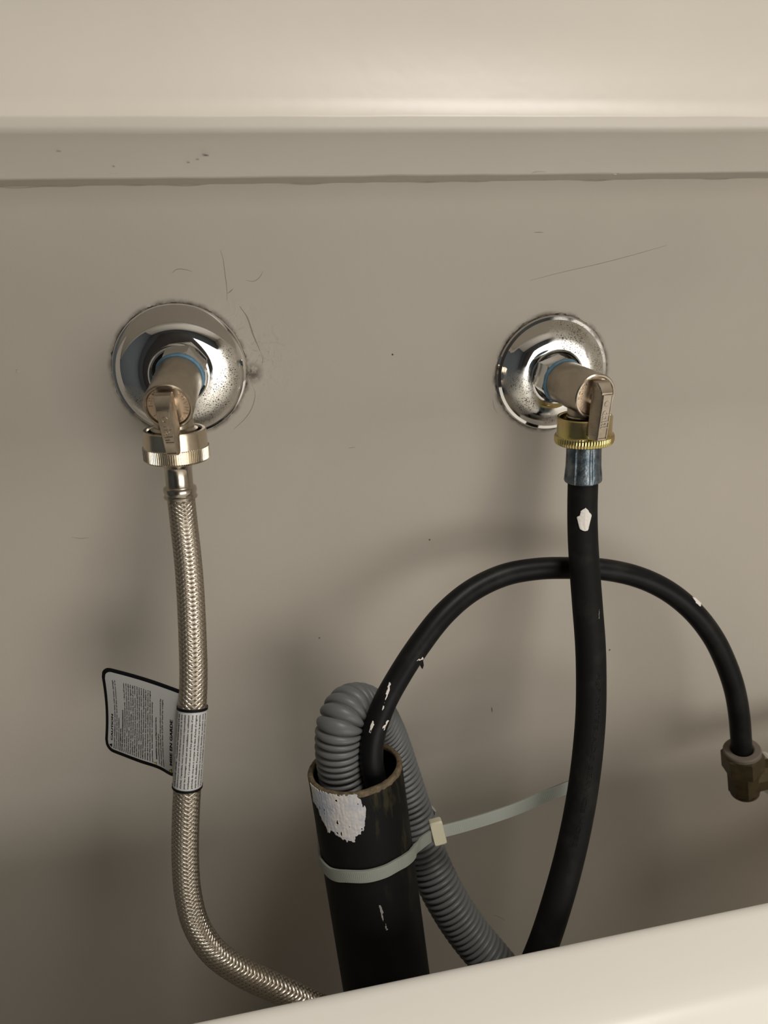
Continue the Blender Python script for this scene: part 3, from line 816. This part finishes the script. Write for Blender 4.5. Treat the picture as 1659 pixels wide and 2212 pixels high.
G().grid(ring_rows(pp_, specs)).build('pipe_wall', ABS, sp, loc=sl_, sharp=0)
nz = lambda k: np.array([mnoise.noise(Vector((math.cos(x_) * 14 + k, math.sin(x_) * 14, k * 3.1))) for x_ in aa])
rr_ = [(.0018, PIN - .0001), (.0004 + np.abs(rimz), PIN), (-.0002 + rimz + .0003 * nz(1), PIN + .0005 + .0003 * nz(2)), (-.0004 + rimz + .0004 * nz(3), (PIN + PR) / 2 + .0003 * nz(4)),
       (rimz + .0003 * nz(5), PR - .0005 + .0003 * nz(6)), (.0008 + np.abs(rimz), PR + .0001), (.0026 + .0008 * nz(8), PR + .00005)]
G().grid(ring_rows(pp_, rr_)).build('sawn_rim', RIM, sp, loc=sl_, sharp=0, label='rough brown sawn rim of the pipe')
zp = lambda l: [(620 + x_ / 4.366, 1440 + y_ / 4.366) for x_, y_ in l]
smear = zp([(222, 1040), (262, 1072), (420, 1088), (560, 1120), (640, 1190), (690, 1255), (735, 1330), (750, 1420), (735, 1500), (700, 1575), (640, 1628), (560, 1640), (480, 1612), (430, 1560), (398, 1575), (365, 1500), (330, 1400), (292, 1330), (258, 1260), (236, 1170), (224, 1100)])
patch_on(pp_, PR, [pp_.hit(x_, y_, PR) for x_, y_ in smear], PAINT, 'paint_smear', sp, sl_, cell=.0002, seed=5, rag=1.1, holes=.13, label='white brushed paint smear below the rim')
for l in ([(820, 1955), (826, 1955), (836, 2005), (838, 2010), (832, 2010)], ):
    patch_on(pp_, PR, [pp_.hit(x_, y_, PR) for x_, y_ in l], GREY_DUST, 'scuff_mark', sp, sl_, cell=.0002, seed=8, rag=.9, holes=.62, lift=.0002)

# ------------------------------------------------------------------ grey corrugated drain hose
pc = Path([P(754, 1775, 96), P(744, 1705, 92.5), P(735, 1645, 90), P(732, 1598, 88.2), P(737, 1560, 85.5), P(752, 1533, 79.5), P(777, 1526, 71.5), P(805, 1543, 64.5), P(826, 1578, 59.5), P(844, 1622, 57.5), P(862, 1675, 59), P(887, 1750, 63.5),
           P(917, 1840, 71.5), P(955, 1925, 81), P(1003, 2003, 89), P(1056, 2068, 97), P(1112, 2132, 106), P(1180, 2200, 117), P(1260, 2270, 130)], .0005)
dh = thing('drain_hose', 'grey corrugated drain hose looping out of the black standpipe', 'hose', P(1112, 2132, 106))
CR, PITCH = .0124, .00355
def corr(s_):
    ph_ = abs(math.sin(PI * s_ / PITCH)); return CR - .0036 * (1 - ph_ ** .34)
pc.tube(G(), corr, step=PITCH / 14, seg=40).build('corrugated_tube', PLASTIC, dh, loc=np.array(dh.location), sharp=0)

# ------------------------------------------------------------------ thin black discharge tube
pk = Path([P(823, 1745, 101), P(811, 1690, 99.5), P(802, 1640, 98), P(806, 1590, 94), P(828, 1524, 87), P(860, 1464, 80), P(908, 1390, 71), P(960, 1325, 62), P(1020, 1275, 54), P(1090, 1242, 49), P(1160, 1229, 46.5), P(1235, 1227, 46), P(1310, 1231, 47),
           P(1380, 1247, 49.5), P(1443, 1277, 52.5), P(1498, 1322, 56), P(1540, 1376, 58.5), P(1568, 1433, 60.5), P(1587, 1490, 62), P(1597, 1548, 63), P(1601, 1600, 64), P(1604, 1640, 64)], .0008)
tb = thing('discharge_tube', 'thin black tube arching from the standpipe to the brass elbow', 'tube', P(1235, 1227, 46))
kl = np.array(tb.location); KR = .0061
pk.tube(G(), KR, step=.0018, seg=32).build('tube_wall', TUBE, tb, loc=kl, sharp=0)
for i, (l, m_) in enumerate((([(838, 1476), (844, 1478), (842, 1490), (836, 1505), (828, 1532), (824, 1536), (828, 1515), (834, 1492)], PAINT2), ([(807, 1556), (809, 1560), (803, 1575), (800, 1590), (796, 1582), (800, 1566)], PAINT2),
                             ([(836, 1556), (840, 1552), (830, 1575), (822, 1580), (826, 1570)], PAINT2), ([(1496, 1290), (1503, 1294), (1513, 1303), (1512, 1308), (1500, 1301)], PAINT2), ([(899, 1424), (906, 1421), (914, 1420), (913, 1424), (902, 1426)], PAINT2))):
    patch_on(pk, KR, [pk.hit(x_, y_, KR) for x_, y_ in l], m_, 'paint_fleck', tb, kl, cell=.00016, seed=10 + i, rag=.8, holes=.66 if i < 3 else .0)
# shred hanging off the underside
w = [P(x_, y_, 68) for x_, y_ in ((912, 1425), (913.5, 1436), (911, 1444), (907.5, 1438), (907, 1430))]
g = G(); n_ = np.array([.0004, -.0006, 0]); g.add(np.array(w + [q + n_ for q in w]), [(0, 1, 2, 3, 4), (9, 8, 7, 6, 5)] + [(i, (i + 1) % 5, 5 + (i + 1) % 5, 5 + i) for i in range(5)])
g.build('rubber_shred', TUBE, tb, loc=kl)

# ------------------------------------------------------------------ brass elbow at the right edge
ea, eb = P(1603, 1621, 64), P(1610, 1735, 64)
de = unit(eb - ea); ME = axis_M(ea, de)
el = thing('brass_elbow', 'tarnished brass compression elbow at the right edge holding the black tube', 'pipe fitting', ea)
Re = ME[:3, :3]; elc = np.array(el.location)
G().lathe([(6.3, 3), (6.4, -.8), (7.2, -1.5), (10.3, -1.4), (10.9, -.6), (11.0, 1.2), (10.4, 1.9), (8, 2.2)], 64, ME).build('collar', OLDRIM, el, loc=elc, sharp=30)
G().prism(hexagon(21.4, .62), 1.4, 15.0, ME, cham=.7).build('compression_nut', OLDBRASS, el, loc=elc, sharp=20)
oct_ = [(9.6 * math.cos(a), 9.6 * math.sin(a)) for a in np.linspace(0, 2 * PI, 8, endpoint=False) + .3]
g = G().prism(oct_, 14.6, 32.5, ME, cham=.8)
g.lathe([(9.0, 32), (8.6, 34.0), (6.8, 36.0), (4.0, 37.0), (.05, 37.3)], 32, ME)
# arm towards the right, to the stub on the wall
arm_c = ea + de * .0240; ax = unit([1.0, .10, .05]); MA = axis_M(arm_c, ax)
g.prism([(9.4 * math.cos(a), 9.4 * math.sin(a)) for a in np.linspace(0, 2 * PI, 8, endpoint=False) + .39], 0, 17.5, MA, cham=.8)
g.build('elbow_body', OLDBRASS, el, loc=elc, sharp=22)
G().lathe([(8.0, 15), (12.6, 15.2), (13.6, 16.2), (13.6, 18.5), (12.6, 19.4), (10.5, 19.6), (10.5, 34), (8.0, 35)], 48, MA).build('union_collar', CHROME, el, loc=elc, sharp=30)
q0 = arm_c + ax * .030; fc = np.array([arm_c[0] + .105, 0, q0[2] + .002])
Path([q0, q0 + ax * .030, q0 + ax * .052 + np.array([0, .004, 0]), np.array([fc[0] - .006, -.044, fc[2]]), np.array([fc[0], -.026, fc[2]]), fc]).tube(G(), .0085, step=.002, seg=28).build('stub_pipe', CHROME, el, loc=elc, sharp=0)
Mf = np.eye(4); Mf[:3, :3] = WALLROT; Mf[:3, 3] = fc
G().lathe([(30, 0), (30, 1.2), (29, 2.0)] + dome(28, 10.5, 2.6, 10.0) + [(8.7, 10.0), (8.7, 4)], 64, Mf).build('wall_plate', CHROME, el, loc=elc, sharp=30)

# ------------------------------------------------------------------ cable tie
ct = thing('cable_tie', 'white nylon cable tie strapping the grey hose to the standpipe', 'cable tie', P(945, 1796, 88))
cl = np.array(ct.location)
pts, nrs = [], []
def front(px_, py_):
    q, th = pp_.hit(px_, py_, PR); c = pp_.at(np.array([q]))[0][0]; s_ = pp_.surf([q], [th], PR + .0009)[0]
    pts.append(s_); nrs.append(unit(s_ - c))
qh, th_ = pp_.hit(706, 1868, PR)
# hidden run behind the pipe first: from the head round the back of the hose, then behind the pipe
hc = pc.p[np.argmin(np.hypot(*(proj(pc.p)[0] - np.array([900, 1795])).T) + 1e3 * (pc.s < .1))]
head = P(945, 1796, 90)
for v in (hc + np.array([.0128, .0085, .002]), hc + np.array([.009, .0145, .003]), hc + np.array([-.006, .0150, .000])):
    pts.append(v); nrs.append(unit(v - hc))
qb = pp_.hit(705, 1840, PR)[0]
for th in (PI - .25, PI + .45, PI + .95):                           # back of the pipe, going round to its left side
    tt = th if proj(pp_.surf([qb], [PI + .95], PR))[0][0, 0] < proj(pp_.surf([qb], [PI - .25], PR))[0][0, 0] else 2 * PI - th
    s_ = pp_.surf([qb - .003], [tt], PR + .0009)[0]; pts.append(s_); nrs.append(unit(s_ - pp_.at(np.array([qb - .003]))[0][0]))
for q in ((692, 1852), (700, 1866), (722, 1884), (755, 1893), (795, 1891), (828, 1882), (855, 1868), (876, 1852), (888, 1841)): front(*q)
for q, o_ in (((906, 1825), 99), ((922, 1812), 94), ((937, 1802), 90.5)): pts.append(P(*q, o_)); nrs.append(unit([.25, -1, .25]))
strap = Path(pts, .0004)
tail = Path([P(950, 1797, 89.5), P(1000, 1784, 88.5), P(1060, 1766, 87), P(1120, 1745, 84.5), P(1180, 1719, 82.5), P(1228, 1700, 80.5), P(1268, 1684, 79)], .0004)
def ribbon(path, width, thick, nfun, step=.00025, ridge=.00008, taper=None):
    q = np.arange(0, path.len, step); p = path.at(q)[0]; t = np.gradient(p, axis=0); t /= np.linalg.norm(t, axis=1, keepdims=True)
    n = nfun(q, p); n = n - np.einsum('ij,ij->i', n, t)[:, None] * t; n /= np.linalg.norm(n, axis=1, keepdims=True); w = np.cross(t, n)
    h = thick / 2 + ridge * (np.arange(len(q)) % 4 < 2)
    wd = np.full(len(q), width / 2)
    if taper: wd = wd * np.clip((path.len - q) / taper, .35, 1)
    wd = wd[:, None]
    cols = [p - w * wd - n * thick / 2, p - w * wd + n * thick / 2, p - w * wd * .80 + n * thick / 2, p - w * wd * .78 + n * h[:, None], p + w * wd * .78 + n * h[:, None], p + w * wd * .80 + n * thick / 2, p + w * wd + n * thick / 2, p + w * wd - n * thick / 2]
    g = G().grid(np.stack(cols, 1)); L = len(q)
    g.f.append(tuple(range(8))[::-1]); g.f.append(tuple((L - 1) * 8 + j for j in range(8))); return g
Pn, Nn = np.array(pts), np.array(nrs)
def nf(q, p):
    d = np.linalg.norm(p[:, None, :] - Pn[None], axis=2); w_ = 1 / (d ** 3 + 1e-9); return (w_[:, :, None] * Nn[None]).sum(1)
ribbon(strap, .0068, .0011, nf).build('strap', NYLON, ct, loc=cl, sharp=30)
ribbon(tail, .0066, .0011, lambda q, p: np.tile(unit([.12, -1, .42]), (len(q), 1)), taper=.010).build('tail', NYLON, ct, loc=cl, sharp=30)
hd = unit(P(975, 1790, 90) - P(918, 1806, 90)); hn = unit([.15, -1, .40]); hn = unit(hn - (hn @ hd) * hd); hw = np.cross(hn, hd)
MH = np.eye(4); MH[:3, :3] = np.column_stack([hd, hw, hn]); MH[:3, 3] = head
bx = lambda w_, h_, r_: [(sx * (w_ - r_) + r_ * math.cos(a), sy * (h_ - r_) + r_ * math.sin(a)) for sx, sy, a0 in ((1, 1, 0), (-1, 1, PI / 2), (-1, -1, PI), (1, -1, 1.5 * PI)) for a in np.linspace(a0, a0 + PI / 2, 5)]
G().prism(bx(3.6, 6.6, 1.2), -3.2, 3.6, MH, cham=.8).build('head', NYLON_HEAD, ct, loc=cl, sharp=30)
